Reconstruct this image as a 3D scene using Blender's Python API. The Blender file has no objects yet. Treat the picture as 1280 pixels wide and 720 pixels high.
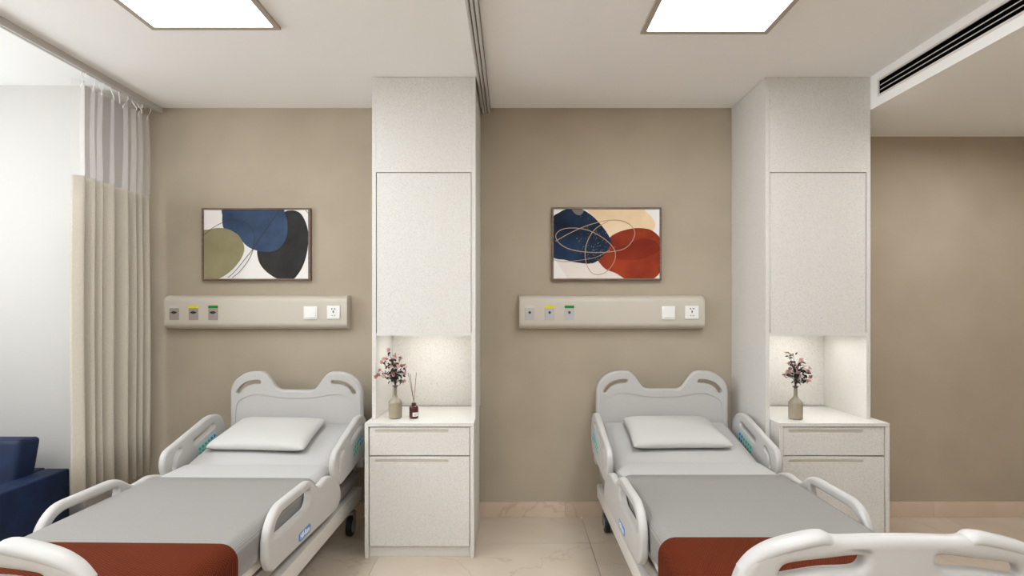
import bpy, bmesh, math, random
from mathutils import Vector, Matrix
R = math.radians
rnd = random.Random(7)
scene = bpy.context.scene
C = scene.collection

# ------------------------------------------------------------------ camera, light, exposure
F_PX, HORIZON = 689.0, 383.0
CAM_Z, WALL_Y, CEIL = 1.39, 3.64, 2.70
cam_data = bpy.data.cameras.new('camera')
cam = bpy.data.objects.new('camera', cam_data)
C.objects.link(cam)
cam.location = (0, 0, CAM_Z)
cam.rotation_euler = (R(90), 0, 0)
cam_data.sensor_width = 36
cam_data.lens = 36 * F_PX / 1280
cam_data.shift_y = (HORIZON - 360) / 1280
cam_data.clip_start = 0.05
scene.camera = cam

world = bpy.data.worlds.new('daylight')
scene.world = world
world.use_nodes = True
bg = world.node_tree.nodes['Background']
bg.inputs[0].default_value = (0.90, 0.95, 1.0, 1)
bg.inputs[1].default_value = 8.6

DOWN_W = 560.0            # emission of the small downlights on the entrance side
PANEL_W = 9.8          # emission of the ceiling light panels
NICHE_W = 30.0           # emission of the cabinet light strips
vs = scene.view_settings
vs.view_transform = 'Standard'
vs.look = 'None'
vs.gamma = 1
vs.use_curve_mapping = False
vs.exposure = 0.17

# ------------------------------------------------------------------ materials
def lin(r, g, b):
    f = lambda c: (c / 255) / 12.92 if c / 255 <= 0.04045 else ((c / 255 + 0.055) / 1.055) ** 2.4
    return (f(r), f(g), f(b), 1)

def mat(name, rgb, rough=0.5, metal=0.0, spec=0.5):
    m = bpy.data.materials.new(name)
    m.use_nodes = True
    p = m.node_tree.nodes['Principled BSDF']
    p.inputs['Base Color'].default_value = lin(*rgb)
    p.inputs['Roughness'].default_value = rough
    p.inputs['Metallic'].default_value = metal
    p.inputs['Specular IOR Level'].default_value = spec
    return m

def nodes(m):
    nt = m.node_tree
    return nt, nt.nodes['Principled BSDF']

def noise_colour(m, rgb_a, rgb_b, scale, detail=4, lo=0.35, hi=0.65, coord='Object', stretch=None):
    nt, p = nodes(m)
    tc = nt.nodes.new('ShaderNodeTexCoord')
    n = nt.nodes.new('ShaderNodeTexNoise')
    n.inputs['Scale'].default_value = scale
    n.inputs['Detail'].default_value = detail
    src = tc.outputs[coord]
    if stretch:
        mp = nt.nodes.new('ShaderNodeMapping')
        mp.inputs['Scale'].default_value = stretch
        nt.links.new(src, mp.inputs[0]); src = mp.outputs[0]
    nt.links.new(src, n.inputs['Vector'])
    r = nt.nodes.new('ShaderNodeValToRGB')
    r.color_ramp.elements[0].position = lo; r.color_ramp.elements[0].color = lin(*rgb_a)
    r.color_ramp.elements[1].position = hi; r.color_ramp.elements[1].color = lin(*rgb_b)
    nt.links.new(n.outputs['Fac'], r.inputs[0])
    nt.links.new(r.outputs[0], p.inputs['Base Color'])
    return n

def noise_bump(m, scale, strength, dist=0.002, stretch=None):
    nt, p = nodes(m)
    tc = nt.nodes.new('ShaderNodeTexCoord')
    n = nt.nodes.new('ShaderNodeTexNoise')
    n.inputs['Scale'].default_value = scale
    n.inputs['Detail'].default_value = 3
    src = tc.outputs['Object']
    if stretch:
        mp = nt.nodes.new('ShaderNodeMapping')
        mp.inputs['Scale'].default_value = stretch
        nt.links.new(src, mp.inputs[0]); src = mp.outputs[0]
    nt.links.new(src, n.inputs['Vector'])
    b = nt.nodes.new('ShaderNodeBump')
    b.inputs['Strength'].default_value = strength
    b.inputs['Distance'].default_value = dist
    nt.links.new(n.outputs['Fac'], b.inputs['Height'])
    nt.links.new(b.outputs[0], p.inputs['Normal'])

M = {}
M['wall'] = mat('tan_wall_paint', (177, 164, 145), 0.75, spec=0.25)
noise_colour(M['wall'], (174, 161, 142), (180, 167, 148), 3.0)
noise_bump(M['wall'], 60, 0.12)
M['white_wall'] = mat('white_wall_paint', (196, 193, 188), 0.8, spec=0.2)
M['ceiling'] = mat('ceiling_paint', (248, 246, 243), 0.85, spec=0.2)
M['bay_ceiling'] = mat('bay_ceiling_paint', (246, 246, 244), 0.85, spec=0.2)
M['grout'] = mat('floor_grout', (140, 124, 106), 0.8)
# beige marble with thin veins
def marble(name, a, b, vein):
    m = mat(name, a, 0.28, spec=0.4)
    nt, p = nodes(m)
    tc = nt.nodes.new('ShaderNodeTexCoord')
    oi = nt.nodes.new('ShaderNodeObjectInfo')
    add = nt.nodes.new('ShaderNodeVectorMath'); add.operation = 'MULTIPLY_ADD'
    comb = nt.nodes.new('ShaderNodeCombineXYZ')
    for i in range(3):
        nt.links.new(oi.outputs['Random'], comb.inputs[i])
    nt.links.new(comb.outputs[0], add.inputs[0])
    add.inputs[1].default_value = (37, 53, 11)
    nt.links.new(tc.outputs['Object'], add.inputs[2])
    n = nt.nodes.new('ShaderNodeTexNoise'); n.inputs['Scale'].default_value = 3.2; n.inputs['Detail'].default_value = 7
    nt.links.new(add.outputs[0], n.inputs['Vector'])
    r = nt.nodes.new('ShaderNodeValToRGB')
    r.color_ramp.elements[0].position = .32; r.color_ramp.elements[0].color = lin(*a)
    r.color_ramp.elements[1].position = .68; r.color_ramp.elements[1].color = lin(*b)
    nt.links.new(n.outputs['Fac'], r.inputs[0])
    n2 = nt.nodes.new('ShaderNodeTexNoise'); n2.inputs['Scale'].default_value = 1.7; n2.inputs['Detail'].default_value = 5
    n2.inputs['Distortion'].default_value = .6
    nt.links.new(add.outputs[0], n2.inputs['Vector'])
    s = nt.nodes.new('ShaderNodeMath'); s.operation = 'SUBTRACT'; s.inputs[1].default_value = .5
    nt.links.new(n2.outputs['Fac'], s.inputs[0])
    ab = nt.nodes.new('ShaderNodeMath'); ab.operation = 'ABSOLUTE'
    nt.links.new(s.outputs[0], ab.inputs[0])
    mr = nt.nodes.new('ShaderNodeMapRange')
    mr.inputs['From Min'].default_value = 0; mr.inputs['From Max'].default_value = .010
    mr.inputs['To Min'].default_value = .38; mr.inputs['To Max'].default_value = 0
    nt.links.new(ab.outputs[0], mr.inputs['Value'])
    mx = nt.nodes.new('ShaderNodeMix'); mx.data_type = 'RGBA'
    nt.links.new(mr.outputs[0], mx.inputs['Factor'])
    nt.links.new(r.outputs[0], mx.inputs['A'])
    mx.inputs['B'].default_value = lin(*vein)
    nt.links.new(mx.outputs['Result'], p.inputs['Base Color'])
    return m
M['marble'] = marble('beige_marble', (195, 179, 160), (206, 192, 175), (160, 138, 118))
M['skirting'] = marble('skirting_marble', (206, 184, 163), (216, 197, 177), (160, 134, 112))

M['laminate'] = mat('speckled_white_laminate', (226, 222, 215), 0.45, spec=0.4)
noise_colour(M['laminate'], (178, 168, 154), (218, 215, 209), 330, 2, .32, .44)
M['laminate_groove'] = mat('speckled_groove', (200, 193, 180), 0.5)
noise_colour(M['laminate_groove'], (166, 157, 142), (194, 187, 174), 330, 2, .30, .46)
M['gap_light'] = mat('taupe_reveal', (176, 168, 156), 0.8)
M['gap'] = mat('dark_gap', (96, 84, 72), 0.8)
M['plastic'] = mat('bed_white_plastic', (189, 186, 182), 0.38, spec=0.45)
M['plastic_panel'] = mat('bed_panel_plastic', (184, 181, 177), 0.45, spec=0.4)
M['frame'] = mat('bed_painted_steel', (212, 207, 199), 0.4)
M['frame_grey'] = mat('bed_grey_steel', (150, 143, 135), 0.45)
M['sheet'] = mat('white_cotton', (184, 182, 179), 0.85, spec=0.15)
noise_bump(M['sheet'], 420, .15, .001)
M['pillow'] = mat('pillow_cotton', (194, 192, 187), 0.85, spec=0.15)
noise_bump(M['pillow'], 25, .10, .004)
M['blanket'] = mat('grey_waffle_weave', (186, 183, 180), 0.9, spec=0.1)
def weave(m, a, b, freq, bump=.35, ang=0):
    nt, p = nodes(m)
    tc = nt.nodes.new('ShaderNodeTexCoord')
    mp = nt.nodes.new('ShaderNodeMapping'); mp.inputs['Rotation'].default_value = (0, 0, R(ang))
    nt.links.new(tc.outputs['Object'], mp.inputs[0])
    outs = []
    for d in ('X', 'Y'):
        w = nt.nodes.new('ShaderNodeTexWave'); w.bands_direction = d
        w.inputs['Scale'].default_value = freq if d == 'X' else freq * .8
        w.inputs['Distortion'].default_value = .15
        nt.links.new(mp.outputs[0], w.inputs['Vector']); outs.append(w.outputs['Fac'])
    mu = nt.nodes.new('ShaderNodeMath'); mu.operation = 'MULTIPLY'
    nt.links.new(outs[0], mu.inputs[0]); nt.links.new(outs[1], mu.inputs[1])
    r = nt.nodes.new('ShaderNodeValToRGB')
    r.color_ramp.elements[0].color = lin(*a); r.color_ramp.elements[1].color = lin(*b)
    r.color_ramp.elements[1].position = .7
    nt.links.new(mu.outputs[0], r.inputs[0]); nt.links.new(r.outputs[0], p.inputs['Base Color'])
    bp = nt.nodes.new('ShaderNodeBump'); bp.inputs['Strength'].default_value = bump; bp.inputs['Distance'].default_value = .002
    nt.links.new(mu.outputs[0], bp.inputs['Height']); nt.links.new(bp.outputs[0], p.inputs['Normal'])
weave(M['blanket'], (136, 133, 129), (161, 157, 153), 62)
M['rust'] = mat('rust_knit', (126, 62, 36), 0.9, spec=0.1)
weave(M['rust'], (80, 31, 14), (107, 47, 23), 48, .6, 30)
M['pillow_seam'] = M['pillow']
M['rubber'] = mat('black_rubber', (22, 22, 24), 0.5)
M['steel'] = mat('caster_steel', (150, 150, 150), 0.3, metal=.9)
M['hub'] = mat('caster_hub_grey', (150, 150, 146), 0.4)
M['badge'] = mat('badge_blue', (66, 122, 190), 0.4)
M['badge_white'] = mat('badge_white', (236, 240, 246), 0.4)
M['ctrl'] = mat('control_pale_teal', (160, 202, 208), 0.4)
M['btn_green'] = mat('button_green', (70, 160, 96), 0.4)
M['btn_blue'] = mat('button_blue', (34, 98, 178), 0.4)
M['btn_orange'] = mat('button_orange', (214, 150, 92), 0.4)
M['service'] = mat('service_panel_beige', (200, 191, 177), 0.42, spec=0.4)
M['outlet_grey'] = mat('outlet_grey', (160, 148, 140), 0.5)
M['outlet_light'] = mat('outlet_light_grey', (184, 181, 181), 0.5)
M['yellow'] = mat('strip_yellow', (222, 212, 40), 0.45)
M['green'] = mat('strip_green', (6, 124, 28), 0.45)
M['pale'] = mat('strip_pale', (206, 202, 194), 0.45)
M['port'] = mat('port_dark', (44, 40, 46), 0.5)
M['switch'] = mat('switch_white', (236, 235, 231), 0.35)
M['hole'] = mat('hole_black', (14, 13, 12), 0.7)
M['art_frame'] = mat('brown_picture_frame', (112, 92, 76), 0.45)
noise_colour(M['art_frame'], (96, 77, 62), (124, 102, 84), 14, 4, .35, .65, stretch=(1, 6, 6))
M['paper'] = mat('art_paper', (238, 234, 230), 0.7)
def paint(name, a, b, scale=7):
    m = mat(name, a, 0.7, spec=.2)
    noise_colour(m, a, b, scale, 6, .32, .68)
    return m
M['a_olive'] = paint('art_olive', (136, 128, 96), (153, 145, 111))
M['a_blue'] = paint('art_blue', (46, 61, 86), (66, 84, 111))
M['a_black'] = paint('art_charcoal', (38, 37, 36), (56, 54, 52))
M['a_ink'] = mat('art_ink', (36, 34, 34), 0.6)
M['a_navy'] = paint('art_navy', (9, 16, 30), (34, 56, 86), 5)
M['a_rust'] = paint('art_rust', (112, 34, 18), (164, 62, 32), 5)
M['a_rustdark'] = paint('art_dark_rust', (112, 32, 17), (140, 46, 24), 6)
M['a_cream'] = paint('art_cream', (226, 196, 154), (238, 214, 180), 5)
M['a_blush'] = paint('art_blush', (226, 214, 206), (236, 226, 218), 5)
M['a_taupe'] = mat('art_taupe', (112, 104, 98), 0.6)
M['a_gold'] = mat('art_gold', (176, 148, 112), 0.45)
M['rail'] = mat('track_aluminium', (200, 195, 190), 0.4, metal=.1)
M['rail_dark'] = mat('track_slot', (70, 64, 58), 0.6)
M['lamp_frame'] = mat('light_frame', (172, 160, 146), 0.45)
M['vent_white'] = mat('vent_white', (222, 215, 208), 0.5)
M['black'] = mat('vent_black', (6, 6, 6), 0.9, spec=.05)
M['curtain'] = mat('linen_curtain', (206, 196, 180), 0.9, spec=.1)
noise_colour(M['curtain'], (184, 175, 160), (200, 191, 176), 420, 3, .3, .7, stretch=(1, 1, .35))
noise_bump(M['curtain'], 500, .3, .001)
M['hook'] = mat('white_curtain_hook', (236, 234, 230), 0.5)
M['sofa'] = mat('navy_sofa_fabric', (16, 29, 54), 0.62, spec=.35)
noise_colour(M['sofa'], (11, 26, 54), (17, 36, 70), 9, 4)
noise_bump(M['sofa'], 300, .15, .001)
M['wood_leg'] = mat('dark_leg', (40, 32, 28), 0.5)
M['petal'] = mat('pink_petal', (202, 156, 150), 0.6)
M['petal_deep'] = mat('deep_pink_petal', (166, 110, 106), 0.6)
M['leaf'] = mat('dark_leaf', (30, 34, 28), 0.55)
M['twig'] = mat('dark_twig', (62, 44, 36), 0.7)
M['amber'] = mat('amber_bottle', (74, 26, 18), 0.18, spec=.6)
M['amber_cap'] = mat('amber_collar', (58, 24, 18), 0.4)
M['label'] = mat('bottle_label', (228, 222, 218), 0.6)
M['label_ink'] = mat('label_ink', (90, 70, 66), 0.6)
M['reed'] = mat('reed_brown', (128, 88, 74), 0.7)
M['vase'] = mat('smoky_beige_vase', (150, 136, 112), 0.16, spec=.6)
noise_colour(M['vase'], (124, 116, 101), (158, 148, 126), 7, 3, .35, .7, stretch=(1, 1, .5))
M['vase_rim'] = mat('vase_dark_rim', (70, 58, 48), 0.3)
M['win_frame'] = mat('window_frame_white', (230, 230, 228), 0.4)

def emitter(name, rgb, strength):
    m = bpy.data.materials.new(name); m.use_nodes = True
    nt = m.node_tree; nt.nodes.clear()
    e = nt.nodes.new('ShaderNodeEmission'); o = nt.nodes.new('ShaderNodeOutputMaterial')
    e.inputs[0].default_value = rgb; e.inputs[1].default_value = strength
    nt.links.new(e.outputs[0], o.inputs[0]); return m
M['panel_light'] = emitter('panel_light', (.955, .995, 1.03, 1), PANEL_W)
M['led'] = emitter('led_strip', (.98, .98, .96, 1), NICHE_W)
M['down'] = emitter('downlight_lens', (.98, .985, .98, 1), DOWN_W)

def see_through(name, rgb, amount, translucent=True):
    m = bpy.data.materials.new(name); m.use_nodes = True
    nt = m.node_tree; nt.nodes.clear()
    o = nt.nodes.new('ShaderNodeOutputMaterial'); mx = nt.nodes.new('ShaderNodeMixShader')
    t = nt.nodes.new('ShaderNodeBsdfTransparent')
    if translucent:
        d = nt.nodes.new('ShaderNodeBsdfDiffuse')
    else:
        d = nt.nodes.new('ShaderNodeBsdfGlossy'); d.inputs['Roughness'].default_value = .02
    d.inputs[0].default_value = lin(*rgb)
    mx.inputs[0].default_value = amount
    nt.links.new(t.outputs[0], mx.inputs[1]); nt.links.new(d.outputs[0], mx.inputs[2])
    nt.links.new(mx.outputs[0], o.inputs[0]); return m
M['net'] = see_through('white_curtain_net', (232, 226, 222), .15)
M['glass'] = see_through('window_glass', (255, 255, 255), .06, False)

# ------------------------------------------------------------------ builders
def wloc(p):
    v = Vector((0, 0, 0))
    while p is not None:
        v += p.location; p = p.parent
    return v

def finish(name, me, m, parent=None, smooth=30):
    """link a mesh whose vertices are in world (or bed) space; origin moves to its bbox centre"""
    co = [v.co for v in me.vertices]
    lo = Vector([min(c[i] for c in co) for i in range(3)]); hi = Vector([max(c[i] for c in co) for i in range(3)])
    c = (lo + hi) / 2
    me.transform(Matrix.Translation(-c))
    if m is not None:
        me.materials.clear(); me.materials.append(m)
    if smooth:
        me.polygons.foreach_set('use_smooth', [True] * len(me.polygons))
        me.set_sharp_from_angle(angle=R(smooth))
    o = bpy.data.objects.new(name, me); C.objects.link(o)
    o.parent = parent
    o.location = c - wloc(parent)
    return o

def from_bm(name, bm, m, parent=None, smooth=30):
    bmesh.ops.recalc_face_normals(bm, faces=bm.faces)
    me = bpy.data.meshes.new(name); bm.to_mesh(me); bm.free()
    return finish(name, me, m, parent, smooth)

def bm_box(bm, x0, x1, y0, y1, z0, z1):
    r = bmesh.ops.create_cube(bm, size=1)
    for v in r['verts']:
        v.co = Vector((x0 + (v.co.x + .5) * (x1 - x0), y0 + (v.co.y + .5) * (y1 - y0), z0 + (v.co.z + .5) * (z1 - z0)))
    return r['verts']

def box(name, x0, x1, y0, y1, z0, z1, m, parent=None, bevel=0.0, seg=2):
    bm = bmesh.new(); bm_box(bm, x0, x1, y0, y1, z0, z1)
    if bevel:
        bmesh.ops.bevel(bm, geom=bm.edges[:], offset=bevel, segments=seg, profile=.6, affect='EDGES')
    return from_bm(name, bm, m, parent)

def fillet(pts, r, n=5):
    """round the corners of a closed polygon; r is one radius or a list"""
    out = []; N = len(pts)
    for i in range(N):
        p = Vector(pts[i]); a = Vector(pts[i - 1]); b = Vector(pts[(i + 1) % N])
        rad = r[i] if isinstance(r, (list, tuple)) else r
        da, db = (a - p), (b - p)
        la, lb = da.length, db.length
        d = min(rad, la * .49, lb * .49)
        if d <= 1e-6: out.append(tuple(p)); continue
        s, e = p + da / la * d, p + db / lb * d
        for k in range(n + 1):
            t = k / n
            q = s * (1 - t) ** 2 + p * 2 * t * (1 - t) + e * t * t
            out.append(tuple(q))
    return out

def catmull(pts, n=6, closed=True):
    out = []; N = len(pts)
    P = [Vector(p) for p in pts]
    rng = range(N) if closed else range(N - 1)
    for i in rng:
        if closed: p0, p1, p2, p3 = P[i - 1], P[i], P[(i + 1) % N], P[(i + 2) % N]
        else: p0, p1, p2, p3 = P[max(i - 1, 0)], P[i], P[i + 1], P[min(i + 2, N - 1)]
        for k in range(n):
            t = k / n
            out.append(tuple(.5 * ((2 * p1) + (-p0 + p2) * t + (2 * p0 - 5 * p1 + 4 * p2 - p3) * t * t + (-p0 + 3 * p1 - 3 * p2 + p3) * t ** 3)))
    if not closed: out.append(tuple(P[-1]))
    return out

def curve_mesh(loops, extrude, bevel, res=3):
    cu = bpy.data.curves.new('tmp', 'CURVE'); cu.dimensions = '2D'; cu.fill_mode = 'BOTH'
    cu.extrude = extrude; cu.bevel_depth = bevel; cu.bevel_resolution = res; cu.offset = -bevel
    for lp in loops:
        s = cu.splines.new('POLY'); s.points.add(len(lp) - 1)
        for q, p in zip(s.points, lp): q.co = (p[0], p[1], 0, 1)
        s.use_cyclic_u = True
    o = bpy.data.objects.new('tmp', cu)
    me = bpy.data.meshes.new_from_object(o)
    bpy.data.objects.remove(o); bpy.data.curves.remove(cu)
    return me

def place_mesh(me, plane, pos):
    if plane == 'XZ':       # u -> x, v -> z, w -> -y (front face towards the camera)
        me.transform(Matrix(((1, 0, 0, 0), (0, 0, -1, pos), (0, 1, 0, 0), (0, 0, 0, 1))))
    elif plane == 'YZ':     # u -> y, v -> z, w -> x
        me.transform(Matrix(((0, 0, 1, pos), (1, 0, 0, 0), (0, 1, 0, 0), (0, 0, 0, 1))))
    elif plane == '-YZ':    # u -> -y, v -> z, w -> -x
        me.transform(Matrix(((0, 0, -1, pos), (-1, 0, 0, 0), (0, 1, 0, 0), (0, 0, 0, 1))))
    return me

def plate(name, outer, holes, thick, bevel, plane, pos, m, parent=None, res=3, smooth=40):
    """flat outline with holes given real thickness and rounded edges"""
    me = curve_mesh([outer] + list(holes), max(thick / 2 - bevel, 0), bevel, res)
    place_mesh(me, plane, pos)
    bm = bmesh.new(); bm.from_mesh(me); bpy.data.meshes.remove(me)
    bmesh.ops.remove_doubles(bm, verts=bm.verts, dist=1e-5)
    o = from_bm(name, bm, m, parent, smooth)
    if smooth and 0 < bevel < .02:
        wn = o.modifiers.new('weighted', 'WEIGHTED_NORMAL'); wn.keep_sharp = True; wn.weight = 80
    return o

def slot(cx, cy, w, h, n=6, ang=0):
    r = min(w, h) / 2; out = []
    if w >= h: ends = [(w / 2 - r, 0, -90), (-(w / 2 - r), 0, 90)]
    else: ends = [(0, h / 2 - r, 0), (0, -(h / 2 - r), 180)]
    for ex, ey, a0 in ends:
        for k in range(n + 1):
            a = R(a0 + 180 * k / n)
            x, y = ex + r * math.cos(a), ey + r * math.sin(a)
            out.append((cx + x * math.cos(ang) - y * math.sin(ang), cy + x * math.sin(ang) + y * math.cos(ang)))
    return out

def thick_path(pts, w):
    """closed outline of constant width round an open 2D path, rounded ends"""
    P = [Vector(p) for p in pts]; L, Rr = [], []
    for i, p in enumerate(P):
        t = (P[min(i + 1, len(P) - 1)] - P[max(i - 1, 0)]).normalized()
        nrm = Vector((-t.y, t.x))
        L.append(p + nrm * w / 2); Rr.append(p - nrm * w / 2)
    def cap(c, a, b):
        va = a - c; out = []
        s = 1
        for k in range(1, 5):
            ang = -math.pi * k / 5
            out.append(c + Vector((va.x * math.cos(ang) - va.y * math.sin(ang), va.x * math.sin(ang) + va.y * math.cos(ang))))
        return out
    pts = L + cap(P[-1], L[-1], Rr[-1]) + Rr[::-1] + cap(P[0], Rr[0], L[0])
    return [tuple(p) for p in pts]

def loft(name, rings, m, parent=None, cap='fan', smooth=40):
    bm = bmesh.new(); V = [[bm.verts.new(p) for p in r] for r in rings]
    n = len(rings[0])
    for a, b in zip(V[:-1], V[1:]):
        for i in range(n):
            bm.faces.new((a[i], a[(i + 1) % n], b[(i + 1) % n], b[i]))
    for ring in (V[0], V[-1]):
        if cap == 'fan': bm.faces.new(ring)
        elif cap == 'shell':
            h = n // 2
            for i in range(h - 1):
                bm.faces.new((ring[i], ring[i + 1], ring[n - 2 - i], ring[n - 1 - i]))
    return from_bm(name, bm, m, parent, smooth)

def lathe(name, prof, m, parent=None, at=(0, 0, 0), n=24, axis='Z', smooth=40, closed=True):
    bm = bmesh.new(); V = []
    for r, z in prof:
        ring = []
        for k in range(n):
            a = 2 * math.pi * k / n
            p = Vector((r * math.cos(a), r * math.sin(a), z))
            if axis == 'X': p = Vector((z, p.x, p.y))
            elif axis == 'Y': p = Vector((p.x, z, p.y))
            ring.append(bm.verts.new(p + Vector(at)))
        V.append(ring)
    for a, b in zip(V[:-1], V[1:]):
        for i in range(n): bm.faces.new((a[i], a[(i + 1) % n], b[(i + 1) % n], b[i]))
    if closed:
        bm.faces.new(V[0]); bm.faces.new(V[-1])
    else:
        for i in range(n): bm.faces.new((V[-1][i], V[-1][(i + 1) % n], V[0][(i + 1) % n], V[0][i]))
    return from_bm(name, bm, m, parent, smooth)

def tube_bm(bm, pts, r, n=6, r2=None):
    P = [Vector(p) for p in pts]; rings = []
    for i, p in enumerate(P):
        t = (P[min(i + 1, len(P) - 1)] - P[max(i - 1, 0)]).normalized()
        a = t.orthogonal().normalized(); b = t.cross(a)
        rr = r if r2 is None else r + (r2 - r) * i / (len(P) - 1)
        rings.append([bm.verts.new(p + (a * math.cos(2 * math.pi * k / n) + b * math.sin(2 * math.pi * k / n)) * rr) for k in range(n)])
    for a, b in zip(rings[:-1], rings[1:]):
        # keep neighbouring rings aligned
        off = min(range(n), key=lambda k: (a[0].co - b[k].co).length)
        for i in range(n): bm.faces.new((a[i], a[(i + 1) % n], b[(i + 1 + off) % n], b[(i + off) % n]))
    bm.faces.new(rings[0]); bm.faces.new(rings[-1])

def thing(name, label, cat, loc, group=None):
    o = bpy.data.objects.new(name, None); C.objects.link(o)
    o.location = loc; o.empty_display_size = .1
    return tag(o, label, cat, group)

def tag(o, label, cat, group=None):
    o['label'] = label; o['category'] = cat
    if group: o['group'] = group
    return o

def struct(o):
    o['kind'] = 'structure'; return o

def copy_tree(o, parent=None):
    c = o.copy(); C.objects.link(c); c.parent = parent
    for ch in [x for x in list(C.objects) if x.parent == o]:
        copy_tree(ch, c)
    return c

# ------------------------------------------------------------------ the room
XL, XR, YF = -3.70, 3.46, -1.60          # window wall, corridor wall, wall behind the camera
ALC_X, ALC_Y = -2.536, 3.27              # the wall steps forward beside the window
COVE_X, COVE_Z = 2.046, 2.511            # bulkhead over the entrance side
T = .12
floor = struct(box('floor', XL, XR, YF, WALL_Y, -.10, -.012, M['grout']))
xj = [XL] + [x for x in (-3.14, -1.94, -.742, .458, 1.658, 2.858)] + [XR]
yj = [WALL_Y] + [3.235 - .6 * k for k in range(9)]
yj = [y for y in yj if y > YF] + [YF]
for i in range(len(xj) - 1):
    for j in range(len(yj) - 1):
        box('tile', xj[i] + .0012, xj[i + 1] - .0012, yj[j + 1] + .0012, yj[j] - .0012, -.012, 0, M['marble'], floor)
struct(box('wall_back', ALC_X, XR + T, WALL_Y, WALL_Y + T, 0, CEIL, M['wall']))
struct(box('wall_alcove', XL - T, ALC_X, ALC_Y, WALL_Y + T, 0, CEIL, M['white_wall']))
struct(box('wall_right', XR, XR + T, YF, WALL_Y, 0, CEIL, M['wall']))
door = struct(box('added_door_1', XR - .035, XR - .001, 1.35, 2.95, .002, 2.10, None or mat('added_door_brown', (112, 88, 66), .45), None, .003))  # unseen door, added in brown to dim the back wall's right end
box('added_door_handle', XR - .075, XR - .0355, 1.48, 1.50, .98, 1.10, M['steel'], door, .003)
struct(box('wall_front', XL - T, XR + T, YF - T, YF, 0, CEIL, M['white_wall']))
WY0, WY1, WZ0, WZ1 = .40, 2.80, 1.35, 2.64  # window opening in the left wall
bm = bmesh.new()
bm_box(bm, XL - T, XL, YF, WY0, 0, CEIL); bm_box(bm, XL - T, XL, WY1, ALC_Y, 0, CEIL)
bm_box(bm, XL - T, XL, WY0, WY1, 0, WZ0); bm_box(bm, XL - T, XL, WY0, WY1, WZ1, CEIL)
struct(from_bm('wall_left', bm, M['white_wall'], None, 0))
win = bpy.data.objects.new('window_1', None); C.objects.link(win); win.location = (XL - .06, (WY0 + WY1) / 2, WZ0)
struct(win)
bm = bmesh.new(); fw = .05
bm_box(bm, XL - .09, XL - .03, WY0, WY0 + fw, WZ0, WZ1); bm_box(bm, XL - .09, XL - .03, WY1 - fw, WY1, WZ0, WZ1)
bm_box(bm, XL - .09, XL - .03, WY0 + fw, WY1 - fw, WZ0, WZ0 + fw); bm_box(bm, XL - .09, XL - .03, WY0 + fw, WY1 - fw, WZ1 - fw, WZ1)
ym = (WY0 + WY1) / 2
bm_box(bm, XL - .09, XL - .03, ym - fw / 2, ym + fw / 2, WZ0 + fw, WZ1 - fw)
from_bm('window_frame', bm, M['win_frame'], win, 0)
for a, b in ((WY0 + fw, ym - fw / 2), (ym + fw / 2, WY1 - fw)):
    box('pane', XL - .063, XL - .057, a, b, WZ0 + fw, WZ1 - fw, M['glass'], win)
pl = bpy.data.lights.new('window_portal', 'AREA'); pl.shape = 'RECTANGLE'
pl.size, pl.size_y = WZ1 - WZ0, WY1 - WY0
pl.cycles.is_portal = True
po = bpy.data.objects.new('window_portal', pl); C.objects.link(po)
po.location = (XL - .10, ym, (WZ0 + WZ1) / 2); po.rotation_euler = (0, R(-90), 0)

RAIL_X0, RAIL_X1 = -2.335, -2.305
struct(box('ceiling', RAIL_X0 + .012, COVE_X, YF, WALL_Y, CEIL, CEIL + T, M['ceiling']))
struct(box('ceiling_bay', XL, RAIL_X0 + .012, YF, WALL_Y, CEIL, CEIL + T, M['bay_ceiling']))
# bulkhead: soffit slab plus a vertical face with the slot for the air vent
VY0, VY1, VZ0, VZ1 = 1.30, 3.07, 2.571, 2.647
bm = bmesh.new()
bm_box(bm, COVE_X, XR, YF, WALL_Y, COVE_Z, COVE_Z + .03)
bm_box(bm, COVE_X, COVE_X + .02, YF, VY0, COVE_Z + .03, CEIL + T); bm_box(bm, COVE_X, COVE_X + .02, VY1, WALL_Y, COVE_Z + .03, CEIL + T)
bm_box(bm, COVE_X, COVE_X + .02, VY0, VY1, COVE_Z + .03, VZ0); bm_box(bm, COVE_X, COVE_X + .02, VY0, VY1, VZ1, CEIL + T)
bm_box(bm, COVE_X + .02, XR, YF, WALL_Y, CEIL + T - .02, CEIL + T)
bm_box(bm, COVE_X + .05, COVE_X + .07, YF, WALL_Y, COVE_Z + .03, CEIL + T - .02)
struct(from_bm('ceiling_bulkhead', bm, M['ceiling'], None, 0))

# skirting in 1.2 m lengths, joints as in the photo
def skirting(name, edges, y):
    root = bpy.data.objects.new(name, None); C.objects.link(root); root.location = ((edges[0] + edges[-1]) / 2, y, 0)
    struct(root)
    for a, b in zip(edges[:-1], edges[1:]):
        box('skirting_piece', a + .001, b - .001, y - .012, y, .001, .101, M['skirting'], root)
skirting('baseboard_back', [ALC_X, -2.05, -.85, .35, 1.4455], WALL_Y)
skirting('baseboard_back_right', [2.085, 2.775, XR - .001], WALL_Y)
skirting('baseboard_alcove', [XL + .002, -3.14, ALC_X], ALC_Y)

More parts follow.
